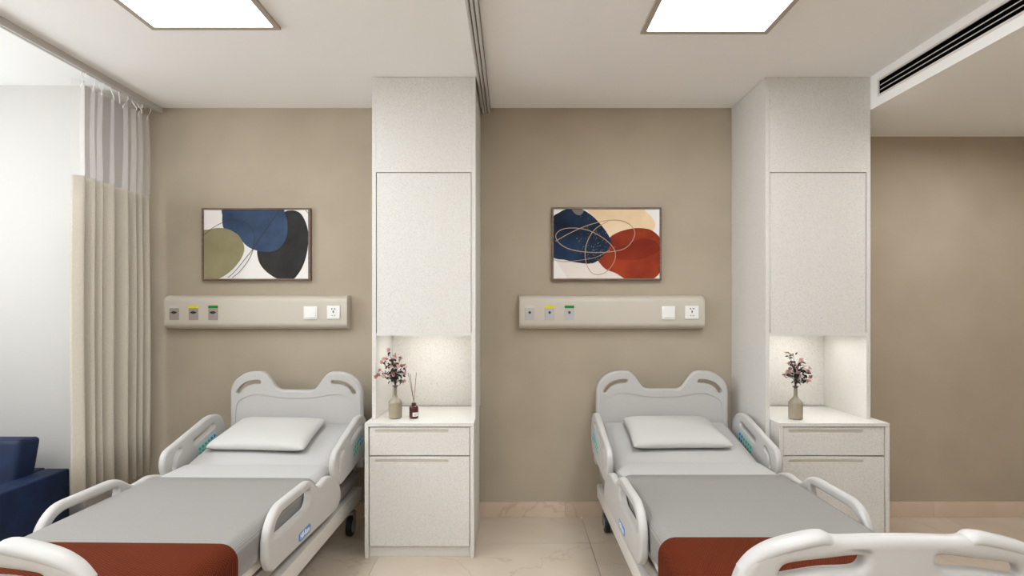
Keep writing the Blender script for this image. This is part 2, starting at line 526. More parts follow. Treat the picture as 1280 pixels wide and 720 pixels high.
# ------------------------------------------------------------------ ceiling light panels
def light_panel(x0, x1, y0, y1, label):
    t = thing('ceiling_light_panel', label, 'ceiling light', ((x0 + x1) / 2, (y0 + y1) / 2, CEIL), 'oblong ceiling light panels')
    w = .025
    bm = bmesh.new(); z0 = CEIL - .012
    bm_box(bm, x0, x0 + w, y0, y1, z0, CEIL - .0005); bm_box(bm, x1 - w, x1, y0, y1, z0, CEIL - .0005)
    bm_box(bm, x0 + w, x1 - w, y0, y0 + w, z0, CEIL - .0005); bm_box(bm, x0 + w, x1 - w, y1 - w, y1, z0, CEIL - .0005)
    from_bm('frame', bm, M['lamp_frame'], t, 0)
    box('diffuser', x0 + w, x1 - w, y0 + w, y1 - w, CEIL - .008, CEIL - .002, M['panel_light'], t)
light_panel(-1.69, -1.085, 1.39, 2.59, 'oblong white ceiling light panel above the bed beside the curtain')
light_panel(.612, 1.217, 1.43, 2.63, 'oblong white ceiling light panel above the bed nearer the air vent')

light_panel(-1.69, -1.085, -1.50, .90, 'unseen oblong light panel added behind the viewer, window side')  # unseen pair, added to give the room more frontal light
light_panel(.612, 1.217, -1.50, .90, 'unseen oblong light panel added behind the viewer, entrance side')
def downlight(x, y, label):
    t = thing('downlight', label, 'downlight', (x, y, COVE_Z))
    lathe('trim_ring', [(.048, -.0005), (.066, -.0005), (.066, -.006), (.050, -.009), (.048, -.009)], M['vent_white'], t, (x, y, COVE_Z), 24, closed=False)
    lathe('lens', [(.0475, -.0020), (.0475, -.0040)], M['down'], t, (x, y, COVE_Z), 24)
downlight(2.74, 2.72, 'round downlight in the lowered ceiling over the entrance side')

# ------------------------------------------------------------------ curtain tracks
t = thing('curtain_track', 'grey aluminium curtain track with a linen curtain hanging from it', 'curtain track', (RAIL_X0 + .015, 1.3, CEIL))
bm = bmesh.new()
bm_box(bm, RAIL_X1 - .006, RAIL_X1, -1.0, WALL_Y - .001, 2.662, CEIL - .0005)
bm_box(bm, RAIL_X0, RAIL_X0 + .006, -1.0, WALL_Y - .001, 2.662, CEIL - .0005)
bm_box(bm, RAIL_X0 + .006, RAIL_X1 - .006, -1.0, WALL_Y - .001, 2.69, CEIL - .0005)
bm_box(bm, RAIL_X1 - .012, RAIL_X1 - .006, -1.0, WALL_Y - .001, 2.662, 2.665)
bm_box(bm, RAIL_X0 + .006, RAIL_X0 + .012, -1.0, WALL_Y - .001, 2.662, 2.665)
from_bm('track_profile', bm, M['rail'], t, 0)
box('track_slot', RAIL_X0 + .0065, RAIL_X1 - .0065, -1.0, WALL_Y - .002, 2.684, 2.6895, M['rail_dark'], t)
t = thing('curtain_track', 'triple grey ceiling curtain track running between the two beds', 'curtain track', (-.168, 1.3, CEIL))
for k in range(3):
    x0 = -.197 + k * .0195
    box('track_profile', x0, x0 + .0145, -1.0, WALL_Y - .001, 2.664, CEIL - .0005, M['rail'], t, .003)
box('track_slot', -.196, -.142, -1.0, WALL_Y - .002, 2.682, CEIL - .001, M['rail_dark'], t)

# ------------------------------------------------------------------ curtain with net top
CX = -2.318
edges = [2.90, 2.925, 3.003, 3.067, 3.121, 3.242, 3.337, 3.394, 3.460, 3.537]
amps = [.0, .026, .032, .026, .028, .040, .032, .028, .028, .024]
def fold_path(step=.005):
    pts = []; y = edges[1]
    while y <= edges[-1] + 1e-6:
        for i in range(1, len(edges) - 1):
            if y <= edges[i + 1] + 1e-6:
                t = (y - edges[i]) / (edges[i + 1] - edges[i]); a = amps[i] * (1 - t) + amps[i + 1] * t
                break
        # crest held long, quick valley close to each edge
        w = math.cos(2 * math.pi * (t ** .75 + .04))
        pts.append((CX - a * w * .95, y)); y += step
    return pts
FP = fold_path()
cur = thing('curtain', 'beige linen privacy curtain with net top drawn back beside the wall', 'curtain', (CX, 3.23, .335))
def sheet_of(name, z0, z1, m, thick, nz=1, drop=0):
    bm = bmesh.new(); rows = []
    for k in range(nz + 1):
        t = k / nz
        rows.append([bm.verts.new((CX + (x - CX) * (1.12 - .18 * t) + .004 * math.sin(7 * y + 5 * t), y, z0 + (z1 - z0) * t)) for x, y in FP])
    for a, b in zip(rows[:-1], rows[1:]):
        for i in range(len(FP) - 1): bm.faces.new((a[i], a[i + 1], b[i + 1], b[i]))
    o = from_bm(name, bm, m, cur, 60)
    if thick:
        md = o.modifiers.new('thickness', 'SOLIDIFY'); md.thickness = thick; md.offset = 0
    return o
sheet_of('fabric', .340, 2.09, M['curtain'], .003, 6)
sheet_of('net_panel', 2.088, 2.600, M['net'], 0, 2)
for px in (102.5, 107.5, 119.5, 124, 129.5, 138.5, 149, 160, 165, 172, 178, 189.5):
    y = F_PX * 2.318 / (640 - px)
    y = min(max(y, 2.93), 3.535)
    x = min(FP, key=lambda p: abs(p[1] - y))[0]
    bm = bmesh.new(); tube_bm(bm, [(CX, y, 2.6605), (CX, y, 2.64), (x, y, 2.60), (x, y, 2.585)], .0022, 5)
    from_bm('hook', bm, M['hook'], cur)

# ------------------------------------------------------------------ cabinets
def front_panel(name, x0, x1, z0, z1, y, parent, groove=None, thick=.02):
    """drawer or door front with a routed, round-ended finger groove"""
    outer = [(x0, z0), (x1, z0), (x1, z1), (x0, z1)]
    holes = []
    if groove:
        gx0, gx1, gz0, gz1 = groove
        holes = [slot((gx0 + gx1) / 2, (gz0 + gz1) / 2, gx1 - gx0, gz1 - gz0)]
    o = plate(name, outer, holes, thick, .0015, 'XZ', y + thick / 2, M['laminate'], parent, res=1, smooth=0)
    if groove:
        g = plate('finger_groove', slot((gx0 + gx1) / 2, (gz0 + gz1) / 2, gx1 - gx0 + .001, gz1 - gz0 + .001), [], .006, 0, 'XZ', y + .0065, M['laminate_groove'], o)
    return o

def base_cabinet(x0, x1, label):
    yf, yb, zt = 3.04, 3.56, .746
    t = thing('bedside_cabinet', label, 'cabinet', ((x0 + x1) / 2, (yf + yb) / 2, 0), 'bedside cabinets')
    p = .021
    box('top', x0, x1, yf, yb, zt - .020, zt, M['laminate'], t, .001, 1)
    box('side_panel', x0, x0 + p, yf, yb, .001, zt - .0205, M['laminate'], t, .001, 1)
    box('side_panel', x1 - p, x1, yf, yb, .001, zt - .0205, M['laminate'], t, .001, 1)
    box('carcass', x0 + p + .001, x1 - p - .001, yf + .03, yb, .06, zt - .021, M['gap'], t)
    a, b = x0 + p + .004, x1 - p - .004
    z1 = zt - .0245
    dr = front_panel('drawer_front', a, b, .566, z1, yf + .006, t, (a + .030, b - .116, z1 - .030, z1 - .013))
    do = front_panel('door', a, b, .064, .560, yf + .006, t, (a + .030, b - .116, .526, .543))
    box('plinth', x0 + p + .001, x1 - p - .001, yf + .022, yf + .04, .001, .058, M['laminate'], t)
    return t

def tall_cabinet(x0, x1, label, foot_left=False, zb=.7465):
    yf, yb = 3.145, 3.635
    p = .023
    t = thing('tall_cabinet', label, 'cabinet', ((x0 + x1) / 2, (yf + yb) / 2, 0 if foot_left else zb), 'tall wall cabinets')
    NT = 1.222                                     # top of the open niche
    box('side_panel', x0, x0 + p, yf, yb, .001 if foot_left else zb, CEIL - .002, M['laminate'], t, .001, 1)
    box('side_panel', x1 - p, x1, yf, yb, zb, CEIL - .002, M['laminate'], t, .001, 1)
    box('fascia', x0 + p + .0003, x1 - p - .0003, yf, yf + .02, 2.156, CEIL - .002, M['laminate'], t)
    box('niche_back', x0 + p + .0003, x1 - p - .0003, 3.575, 3.59, zb, NT - .001, M['laminate'], t)
    box('niche_ceiling', x0 + p + .0003, x1 - p - .0003, yf + .002, 3.59, NT, NT + .018, M['laminate'], t)
    box('carcass', x0 + p + .0005, x1 - p - .0005, yf + .03, yb - .02, NT + .019, 2.15, M['gap_light'], t)
    d = front_panel('door', x0 + p + .003, x1 - p - .003, 1.232, 2.152, yf + .003, t)
    box('light_strip', x0 + .13, x1 - .13, 3.34, 3.37, NT - .008, NT - .0005, M['led'], t)
    return t

base_cabinet(-.813, -.210, 'white speckled bedside cabinet holding the flower vase and the reed diffuser')
base_cabinet(1.474, 2.083, 'white speckled bedside cabinet holding a flower vase alone')
tall_cabinet(-.799, -.208, 'tall white speckled cabinet with open niche between the two beds')
tall_cabinet(1.447, 2.046, 'tall white speckled cabinet with open niche under the air vent end', True)

# ------------------------------------------------------------------ air vent in the bulkhead
v = thing('air_vent', 'long black slot air conditioning vent in the white bulkhead face', 'air vent', (COVE_X, (VY0 + VY1) / 2, VZ0))
bm = bmesh.new(); fx0, fx1 = COVE_X - .004, COVE_X + .018
bm_box(bm, fx0, fx1, VY0 - .012, VY0, VZ0 - .012, VZ1 + .012); bm_box(bm, fx0, fx1, VY1, VY1 + .012, VZ0 - .012, VZ1 + .012)
bm_box(bm, fx0, COVE_X - .0002, VY0, VY1, VZ0 - .012, VZ0); bm_box(bm, fx0, COVE_X - .0002, VY0, VY1, VZ1, VZ1 + .012)
bm.free(); bm = bmesh.new(); fx1 = COVE_X - .0003
for a in ((VY0 - .010, VY0, VZ0 - .010, VZ1 + .010), (VY1, VY1 + .010, VZ0 - .010, VZ1 + .010), (VY0, VY1, VZ0 - .010, VZ0), (VY0, VY1, VZ1, VZ1 + .010)):
    bm_box(bm, fx0, fx1, *a)
from_bm('frame', bm, M['vent_white'], v, 0)
bm = bmesh.new()
bm_box(bm, COVE_X + .044, COVE_X + .048, VY0 + .001, VY1 - .001, VZ0 + .001, VZ1 - .001)
bm_box(bm, COVE_X + .001, COVE_X + .0435, VY0 + .0005, VY1 - .0005, VZ0 + .0003, VZ0 + .002)
bm_box(bm, COVE_X + .001, COVE_X + .0435, VY0 + .0005, VY1 - .0005, VZ1 - .002, VZ1 - .0003)
bm_box(bm, COVE_X + .001, COVE_X + .0435, VY1 - .002, VY1 - .0005, VZ0 + .0022, VZ1 - .0022)
bm_box(bm, COVE_X + .001, COVE_X + .0435, VY0 + .0005, VY0 + .002, VZ0 + .0022, VZ1 - .0022)
from_bm('duct', bm, M['black'], v, 0)
h = (VZ1 - VZ0)
for k in (1, 2):
    z = VZ0 + h * k / 3
    box('blade', COVE_X + .002, COVE_X + .0045, VY0 + .0025, VY1 - .0025, z - .0018, z + .0018, M['vent_white'], v)

# ------------------------------------------------------------------ bed-head service panels
def px_x(px, y): return (px - 640) * y / F_PX
def px_z(py, y): return CAM_Z - (py - HORIZON) * y / F_PX

def service_panel(x0, x1, outlets, sw, so, label, light):
    z0, z1, yb = 1.243, 1.461, WALL_Y - .001
    D = .080; yf = yb - D
    prof = [(yb, z0), (yb, z1)]
    for k in range(9):
        a = R(90 * k / 8); prof.append((yb - .025 - .055 * math.sin(a), z1 - .042 + .042 * math.cos(a)))
    for k in range(9):
        a = R(90 * k / 8); prof.append((yb - .025 - .055 * math.cos(a), z0 + .042 - .042 * math.sin(a)))
    t = thing('bed_head_panel', label, 'service panel', ((x0 + x1) / 2, yb, z0), 'bed-head service panels')
    loft('body', [[(x0 + .006, y, z) for y, z in prof], [(x1 - .006, y, z) for y, z in prof]], M['service'], t, smooth=35)
    def capring(s, grow):
        cy, cz = yb, (z0 + z1) / 2
        return [(s, min(yb, cy + (y - cy) * grow), cz + (z - cz) * grow) for y, z in prof]
    loft('end_cap', [capring(x0, 1.0), capring(x0 + .0055, 1.02)], M['service'], t)
    loft('end_cap', [capring(x1 - .0055, 1.02), capring(x1, 1.0)], M['service'], t)
    for (a, b), strip in zip(outlets, ('pale', 'yellow', 'green')):
        xa, xb = px_x(a, yf), px_x(b, yf); za, zb2 = px_z(400, yf), px_z(385.3, yf)
        pm = M['outlet_light'] if light else M['outlet_grey']
        o = box('gas_outlet', xa, xb, yf - .004, yf - .0003, za, zb2, pm, t, .0008, 1)
        box('colour_strip', xa, xb, yf - .0045, yf - .0003, zb2 + .0003, px_z(381.9, yf), M[strip], o)
        xc = (xa + xb) / 2; zc = px_z(390.6, yf)
        if light:
            lathe('port', [(.0085, yf - .0060), (.0075, yf - .0043)], M['port'], o, (xc, 0, zc), 14, 'Y')
        else:
            outl = catmull([(xc - .021, zc), (xc - .008, zc + .0075), (xc, zc + .009), (xc + .008, zc + .0075), (xc + .021, zc), (xc + .008, zc - .0075), (xc, zc - .009), (xc - .008, zc - .0075)], 4)
            plate('port', outl, [], .002, 0, 'XZ', yf - .0053, M['port'], o)
    xa, xb = px_x(sw[0], yf), px_x(sw[1], yf); za, zb2 = px_z(399.2, yf), px_z(382.8, yf)
    s = box('light_switch', xa, xb, yf - .009, yf - .0003, za, zb2, M['switch'], t, .002)
    bm = bmesh.new(); vs_ = bm_box(bm, xa + .010, xb - .010, yf - .015, yf - .0093, za + .012, zb2 - .008)
    for q in vs_:
        if q.co.y < yf - .012 and q.co.z > (za + zb2) / 2: q.co.y += .0035
    bmesh.ops.bevel(bm, geom=bm.edges[:], offset=.001, segments=1, affect='EDGES')
    from_bm('rocker', bm, M['switch'], s)
    xa, xb = px_x(so[0], yf), px_x(so[1], yf); za, zb2 = px_z(398.6, yf), px_z(382, yf)
    s = box('power_socket', xa, xb, yf - .009, yf - .0003, za, zb2, M['switch'], t, .002)
    xc, zc = (xa + xb) / 2, (za + zb2) / 2; w = xb - xa
    yy = yf - .0095
    for dx, dz, ww, hh, an in ((-.105, .26, .10, .10, .6), (.115, .26, .10, .10, -.6), (0, .04, .07, .2, 0), (-.09, -.25, .07, .07, 0), (.1, -.25, .07, .07, 0)):
        plate('socket_hole', slot(xc + dx * w, zc + dz * w, max(ww, .05) * w, hh * w, 4, an), [], .0012, 0, 'XZ', yy, M['hole'], s)
service_panel(-2.250, -1.065, ((212, 224), (236.2, 248), (260.6, 272.4)), (380, 397), (409, 425.2), 'beige bed-head service panel nearest the curtain, with grey gas outlets', False)
service_panel(.0475, 1.2455, ((656.3, 668), (681, 693), (705.8, 717.6)), (827, 843.6), (856, 873), 'beige bed-head service panel under the rust and navy picture, with pale gas outlets', True)

# ------------------------------------------------------------------ pictures
def clip_poly(pts, x0, x1, z0, z1):
    def cut(P, inside, inter):
        out = []
        for i in range(len(P)):
            a, b = P[i - 1], P[i]
            if inside(b):
                if not inside(a): out.append(inter(a, b))
                out.append(b)
            elif inside(a): out.append(inter(a, b))
        return out
    def ix(c): return lambda a, b: (c, a[1] + (b[1] - a[1]) * (c - a[0]) / (b[0] - a[0]))
    def iz(c): return lambda a, b: (a[0] + (b[0] - a[0]) * (c - a[1]) / (b[1] - a[1]), c)
    P = pts
    P = cut(P, lambda p: p[0] >= x0, ix(x0)); P = cut(P, lambda p: p[0] <= x1, ix(x1))
    P = cut(P, lambda p: p[1] >= z0, iz(z0)); P = cut(P, lambda p: p[1] <= z1, iz(z1))
    return P

def picture(label, ox, oy, frame_px, canvas_px, shapes, lines, flecks=()):
    Yp = 3.612
    cv = lambda p: (px_x(ox + p[0] / 4, Yp), px_z(oy + p[1] / 4, Yp))
    fx0, fz1 = cv(frame_px[:2]); fx1, fz0 = cv(frame_px[2:])
    cx0, cz1 = cv(canvas_px[:2]); cx1, cz0 = cv(canvas_px[2:])
    t = thing('framed_picture', label, 'picture', ((fx0 + fx1) / 2, WALL_Y - .001, fz0), 'framed abstract prints')
    plate('frame', [(fx0, fz0), (fx1, fz0), (fx1, fz1), (fx0, fz1)], [[(cx0, cz0), (cx1, cz0), (cx1, cz1), (cx0, cz1)]], .030, .0015, 'XZ', WALL_Y - .016, M['art_frame'], t, res=1, smooth=30)
    can = box('canvas', cx0 + .0005, cx1 - .0005, Yp + .005, WALL_Y - .002, cz0 + .0005, cz1 - .0005, M['paper'], t)
    yl = Yp + .005
    for nm, pts, m in shapes:
        yl -= .0006
        poly = clip_poly(catmull([cv(p) for p in pts], 6), cx0 + .001, cx1 - .001, cz0 + .001, cz1 - .001)
        plate(nm, poly, [], .0004, 0, 'XZ', yl, m, can)
    for pts, w, m in lines:
        yl -= .0004
        P = catmull([cv(p) for p in pts], 8, closed=False)
        P = [p for p in P if cx0 + .001 < p[0] < cx1 - .001 and cz0 + .001 < p[1] < cz1 - .001]
        bm = bmesh.new(); prev = None
        for i, p in enumerate(P):
            tg = (Vector(P[min(i + 1, len(P) - 1)]) - Vector(P[max(i - 1, 0)])).normalized()
            n = Vector((-tg.y, tg.x)) * w / 2
            cur2 = (bm.verts.new((p[0] + n.x, yl, p[1] + n.y)), bm.verts.new((p[0] - n.x, yl, p[1] - n.y)))
            if prev: bm.faces.new((prev[0], prev[1], cur2[1], cur2[0]))
            prev = cur2
        from_bm('ink_line', bm, m, can, 0)
    if flecks:
        bm = bmesh.new(); yl -= .0004
        for fxp, fyp, r in flecks:
            x, z = cv((fxp, fyp))
            bm.faces.new([bm.verts.new((x + r * math.cos(R(a)), yl, z + r * math.sin(R(a)))) for a in (0, 72, 144, 216, 288)])
        o = from_bm('gold_flecks', bm, M['a_gold'], can, 0); o['kind'] = 'stuff'
    return t

olive = [(280, 215), (330, 186), (390, 180), (440, 195), (480, 228), (500, 275), (490, 322), (460, 367), (420, 405), (372, 433), (330, 434), (285, 410)]
blue = [(400, 80), (390, 120), (391, 160), (400, 183), (430, 190), (470, 216), (497, 254), (530, 280), (580, 297), (630, 298), (670, 284), (700, 250), (715, 205), (715, 150), (705, 112), (680, 76), (540, 60)]
dark = [(690, 108), (735, 91), (775, 102), (800, 135), (818, 190), (820, 250), (812, 310), (795, 365), (768, 412), (740, 436), (675, 436), (625, 410), (585, 370), (567, 325), (569, 280), (620, 200)]
l1 = [(290, 224), (340, 181), (400, 149), (450, 140), (500, 149), (535, 175), (550, 215), (548, 270), (530, 325), (500, 370), (470, 405), (425, 440)]
l2 = [(682, 84), (620, 170), (550, 275), (500, 340), (450, 400), (405, 440)]
l3 = [(803, 84), (812, 96), (824, 112)]
picture('brown framed abstract print with olive, blue and charcoal shapes', 180, 240, (288, 80, 832, 442), (297, 88, 821, 434),
        [('charcoal_shape', dark, M['a_black']), ('blue_shape', blue, M['a_blue']), ('olive_shape', olive, M['a_olive'])],
        [(l1, .0035, M['a_ink']), (l2, .0035, M['a_ink']), (l3, .003, M['a_ink'])])
blush = [(222, 330), (236, 365), (258, 400), (300, 440), (440, 450), (560, 440), (500, 380), (430, 330), (320, 320)]
cream = [(388, 70), (385, 100), (420, 150), (470, 215), (540, 215), (640, 190), (700, 196), (714, 178), (714, 152), (698, 124), (668, 96), (630, 70)]
rustp = [(428, 332), (450, 290), (482, 235), (520, 206), (580, 186), (640, 180), (700, 192), (745, 240), (750, 330), (740, 400), (700, 436), (620, 445), (570, 436), (520, 406), (470, 386), (440, 356)]
rustd = [(520, 330), (530, 280), (580, 262), (650, 232), (720, 248), (738, 290), (680, 325), (600, 340)]
navy = [(196, 146), (240, 100), (290, 82), (350, 88), (400, 118), (442, 160), (478, 208), (494, 250), (472, 300), (430, 343), (390, 358), (330, 353), (270, 340), (196, 312)]
taupe = [(300, 84), (330, 78), (357, 92), (350, 110), (335, 116), (315, 108)]
g1 = [(200, 256), (300, 200), (400, 160), (500, 140), (570, 151), (612, 192), (604, 240), (560, 284), (480, 300), (380, 301), (290, 286), (236, 255), (219, 216), (250, 187), (310, 180), (380, 191), (450, 226), (500, 270), (518, 312), (505, 360), (470, 400), (430, 413), (395, 400), (370, 350), (367, 290), (385, 230), (420, 182), (480, 146)]
g2 = [(200, 338), (260, 348), (340, 341), (420, 326), (490, 290)]
fl = []
for k in range(95):
    a = rnd.gauss(415, 38); b = rnd.gauss(262, 55)
    if 300 < a < 520 and 120 < b < 415: fl.append((a, b, rnd.choice((.0016, .0016, .0024))))
picture('brown framed abstract print with navy, cream and rust shapes and gold loops', 640, 240, (198, 76, 748, 442), (208, 85, 739, 433),
        [('blush_shape', blush, M['a_blush']), ('cream_shape', cream, M['a_cream']), ('rust_shape', rustp, M['a_rust']), ('dark_rust_patch', rustd, M['a_rustdark']), ('navy_shape', navy, M['a_navy']), ('taupe_patch', taupe, M['a_taupe'])],
        [(g1, .0045, M['a_gold']), (g2, .003, M['a_gold'])], fl)

# ------------------------------------------------------------------ hospital bed (local: y 0 at the headboard, foot towards -y)
def mattress_z(y):
    return .545 if y < -.53 else .545 + (y + .53) * .245

def build_bed(label):
    bed = thing('hospital_bed', label, 'bed', (0, 0, 0), 'hospital beds')
    # headboard
    half = [(.100, .868), (.125, .883), (.185, .965), (.2156, .984), (.273, .984), (.321, .977), (.386, .936), (.4165, .876)]
    outer = [(-.4165, .40)] + [(-x, z) for x, z in half[::-1]] + half + [(.4165, .40)]
    rad = [.03] + [.045, .05, .05, .03, .03, .02, .03, .03] + [.03, .03, .02, .03, .03, .05, .05, .045] + [.03]
    arc = catmull([(-.362, .856), (-.345, .880), (-.318, .902), (-.275, .917), (-.232, .919)], 5, False)
    holes = [thick_path(arc, .025), thick_path([(-x, z) for x, z in arc], .025)]
    hb = plate('headboard', fillet(outer, rad), holes, .042, .011, 'XZ', 0, M['plastic'], bed)
    up = [(-.374, .770), (-.321, .823), (-.238, .843), (-.167, .831), (-.084, .819)]
    crv = catmull([(-.383, .60)] + up + [(0, .817)] + [(-x, z) for x, z in up[::-1]] + [(.383, .60)], 6, False)
    inner = [(-.4045, .50)] + [(-x * .972, z - .011) for x, z in half[::-1]] + [(x * .972, z - .011) for x, z in half] + [(.4045, .50)]
    inner = fillet(inner, [0] + rad[1:-1] + [0]) + [(.383, .50)] + crv[::-1] + [(-.383, .50)]
    plate('front_moulding', inner, [thick_path(arc, .027), thick_path([(-x, z) for x, z in arc], .027)], .0050, .0012, 'XZ', -.0226, M['plastic'], hb, res=1)
    # footboard
    FY = -2.135
    fh = [(-.150, .822), (-.175, .828), (-.192, .8345), (-.26, .821), (-.317, .804), (-.362, .778), (-.392, .745), (-.408, .70)]
    fo = [(.408, .42), (-.408, .42)][::-1]
    outer = [(-.408, .42)] + fh[::-1] + [(0, .8265)] + [(-x, z) for x, z in fh] + [(.408, .42)]
    rad = [.05] + [.05, .03, .04, .05, .05, .012, .012, .012] + [.1] + [.012, .012, .012, .05, .05, .04, .03, .05] + [.05]
    hl = catmull([(-.297, .735), (-.287, .753), (-.262, .762), (-.18, .772), (-.10, .780), (-.088, .771), (-.092, .757), (-.112, .747), (-.19, .743), (-.272, .730), (-.291, .728)], 4)
    fb = plate('footboard', fillet(outer, rad), [hl, [(-x, z) for x, z in hl[::-1]]], .056, .022, 'XZ', FY, M['plastic'], bed, res=5)
    for s in (-1, 1):
        gp = [(s * .165, .824), (s * .192, .833), (s * .26, .820), (s * .317, .803), (s * .362, .777), (s * .390, .745)]
        bm = bmesh.new()
        P = catmull(gp, 4, False)
        rings = []
        # a soft grip swelling lying on the top edge of the board
        for i, (x, z) in enumerate(P):
            k = i / (len(P) - 1)
            r = .026 + .006 * math.sin(math.pi * min(1, k * 1.1 + .1))
            tg = Vector(P[min(i + 1, len(P) - 1)]) - Vector(P[max(i - 1, 0)]); tg.normalize()
            n = Vector((-tg.y, tg.x)) * (1 if s < 0 else -1)
            if n.y < 0: n = -n
            rings.append([(x + n.x * (-.0155 + .0185 * math.sin(a)), FY + r * math.cos(a), z + n.y * (-.0155 + .0185 * math.sin(a))) for a in [2 * math.pi * j / 16 for j in range(16)]])
        bm.free()
        loft('grip', rings, M['plastic'], fb)
    # side rails
    def rails(s):
        xr = s * .440
        hp = [(-.555, .447), (-.625, .495), (-.650, .580), (-.625, .640), (-.215, .752), (-.105, .735), (-.052, .660), (-.052, .545), (-.11, .495)]
        out = fillet(hp, [.06, .06, .05, .07, .06, .08, .07, .06, .06])
        ang = math.atan2(.752 - .640, .41)
        h1 = slot(-.281, .657, .215, .028, 6, ang)
        h2 = thick_path(catmull([(-.560, .540), (-.553, .575), (-.535, .603), (-.505, .620)], 4, False), .022)
        hr = plate('head_side_rail', out, [h1, h2], .034, .012, 'YZ', xr, M['plastic'], bed, res=4)
        for side in (-1, 1):
            xs = xr + side * .0178
            pts = slot(-.255, .585, .195, .070, 4, ang)
            rect = []
            for u, w in ((-.098, -.034), (.098, -.034), (.098, .034), (-.098, .034)):
                rect.append((-.255 + u * math.cos(ang) - w * math.sin(ang), .588 + u * math.sin(ang) + w * math.cos(ang)))
            plate('control_panel', fillet(rect, .008), [], .0012, 0, 'YZ', xs, M['ctrl'], hr)
            for a in range(6):
                for b in range(2):
                    u = -.078 + a * .031; w = .014 - b * .030
                    yy = -.255 + u * math.cos(ang) - w * math.sin(ang); zz = .588 + u * math.sin(ang) + w * math.cos(ang)
                    m = M['btn_blue'] if a > 3 else (M['btn_orange'] if (a == 3 and b == 1) else M['btn_green'])
                    plate('button', slot(yy, zz, .020, .017, 3, ang), [], .0012, 0, 'YZ', xs + side * .0013, m, hr)
        fp = [(-1.345, .372), (-1.378, .42), (-1.378, .53), (-1.300, .611), (-.958, .611), (-.865, .546), (-.815, .546), (-.745, .556), (-.635, .530), (-.548, .44), (-.548, .375), (-.60, .343)]
        out = fillet(fp, [.03, .04, .06, .09, .05, .03, .02, .03, .06, .06, .04, .04])
        hole = fillet([(-1.325, .495), (-.975, .495), (-.950, .570), (-1.262, .570), (-1.312, .545)], [.02, .04, .03, .05, .04])
        fr = plate('foot_side_rail', out, [hole], .036, .013, 'YZ', xr, M['plastic'], bed, res=4)
        xs = xr + s * .0188
        sg = 1 if s > 0 else -1
        ba = slot(0, 0, .150, .044)
        rect = fillet([(-.064, -.0185), (.064, -.0185), (.064, .0185), (-.064, .0185)], .014)
        me_pl = 'YZ' if s > 0 else '-YZ'
        cy, cz = -1.032, .400
        plate('logo_badge', [(sg * cy + u, cz + w) for u, w in rect], [], .0012, 0, me_pl, xs, M['badge'], fr)
        fc = bpy.data.curves.new('txt', 'FONT'); fc.body = 'Hill-Rom'; fc.size = .034; fc.align_x = 'CENTER'; fc.align_y = 'CENTER'; fc.extrude = .0004; fc.offset = .0008
        fo_ = bpy.data.objects.new('txt', fc); me = bpy.data.meshes.new_from_object(fo_)
        bpy.data.objects.remove(fo_); bpy.data.curves.remove(fc)
        me.transform(Matrix.Translation((sg * cy, cz, 0)) @ Matrix.Diagonal((.82, 1.0, 1, 1)))
        place_mesh(me, me_pl, xs + s * .0012)
        finish('badge_lettering', me, M['badge_white'], fr, 0)
    rails(-1); rails(1)
    # platform, chassis
    box('platform', -.395, .395, -2.08, -.535, .375, .418, M['frame'], bed, .006)
    bm = bmesh.new(); vv = bm_box(bm, -.395, .395, -.530, -.030, .375, .418)
    for q in vv:
        if q.co.y > -.1: q.co.z += .115
    from_bm('back_platform', bm, M['frame'], bed)
    for s in (-1, 1):
        box('upper_beam', s * .385 - .018, s * .385 + .018, -2.09, -.03, .315, .370, M['frame_grey'], bed, .004)
        box('chassis_beam', s * .390 - .028, s * .390 + .028, -2.06, -.05, .200, .280, M['frame'], bed, .004)
        box('bumper', s * .405 - .020, s * .405 + .020, -.05, .045, .395, .450, M['plastic_panel'], bed, .008)
        box('headboard_post', s * .33 - .025, s * .33 + .025, -.020, .020, .28, .42, M['frame_grey'], bed, .004)
        box('footboard_post', s * .33 - .025, s * .33 + .025, -2.155, -2.115, .28, .43, M['frame_grey'], bed, .004)
    for y in (-.075, -2.03, -1.05):
        box('cross_beam', -.375, .375, y - .025, y + .025, .205, .275, M['frame'], bed, .004)
    for y in (-.55, -1.55):
        box('lift_column', -.10, .10, y - .08, y + .08, .10, .372, M['frame_grey'], bed, .01)
    for s in (-1, 1):
        for y in (-.105, -1.98):
            cx, r = s * .368, .060
            bm = bmesh.new()
            bm_box(bm, cx - .026, cx - .021, y - .016, y + .016, .05, .142); bm_box(bm, cx + .021, cx + .026, y - .016, y + .016, .05, .142)
            bm_box(bm, cx - .026, cx + .026, y - .020, y + .020, .142, .152)
            tube_bm(bm, [(cx, y, .152), (cx, y, .1995)], .012, 10)
            ca = from_bm('caster', bm, M['steel'], bed)
            lathe('wheel', [(r - .012, -.017), (r - .003, -.014), (r, -.006), (r, .006), (r - .003, .014), (r - .012, .017)], M['rubber'], ca, (cx, y, r), 24, 'X')
            lathe('hub', [(.024, -.0195), (.038, -.0185), (.038, .0185), (.024, .0195)], M['hub'], ca, (cx, y, r), 20, 'X')
    # mattress
    def ring(y, zt, hw=.400, zb=.425, r=.045):
        zbt = zb if y < -.53 else zb + (y + .53) * .232
        pts = []
        for cx, cz, a0 in ((hw - r, zt - r, 0), (-hw + r, zt - r, 90), (-hw + .02, zbt + .02, 180), (hw - .02, zbt + .02, 270)):
            rr = r if a0 < 180 else .02
            for k in range(6):
                a = R(a0 + 90 * k / 5); pts.append((cx + rr * math.cos(a), y, cz + rr * math.sin(a)))
        return pts
    ys = [-2.09, -2.08, -2.05, -1.6, -1.0, -.62, -.57, -.53, -.49, -.45, -.30, -.15, -.050, -.030]
    zz = []
    for y in ys:
        z = mattress_z(y)
        zz.append(z)
    zz[0] -= .03; zz[1] -= .012; zz[-1] -= .008
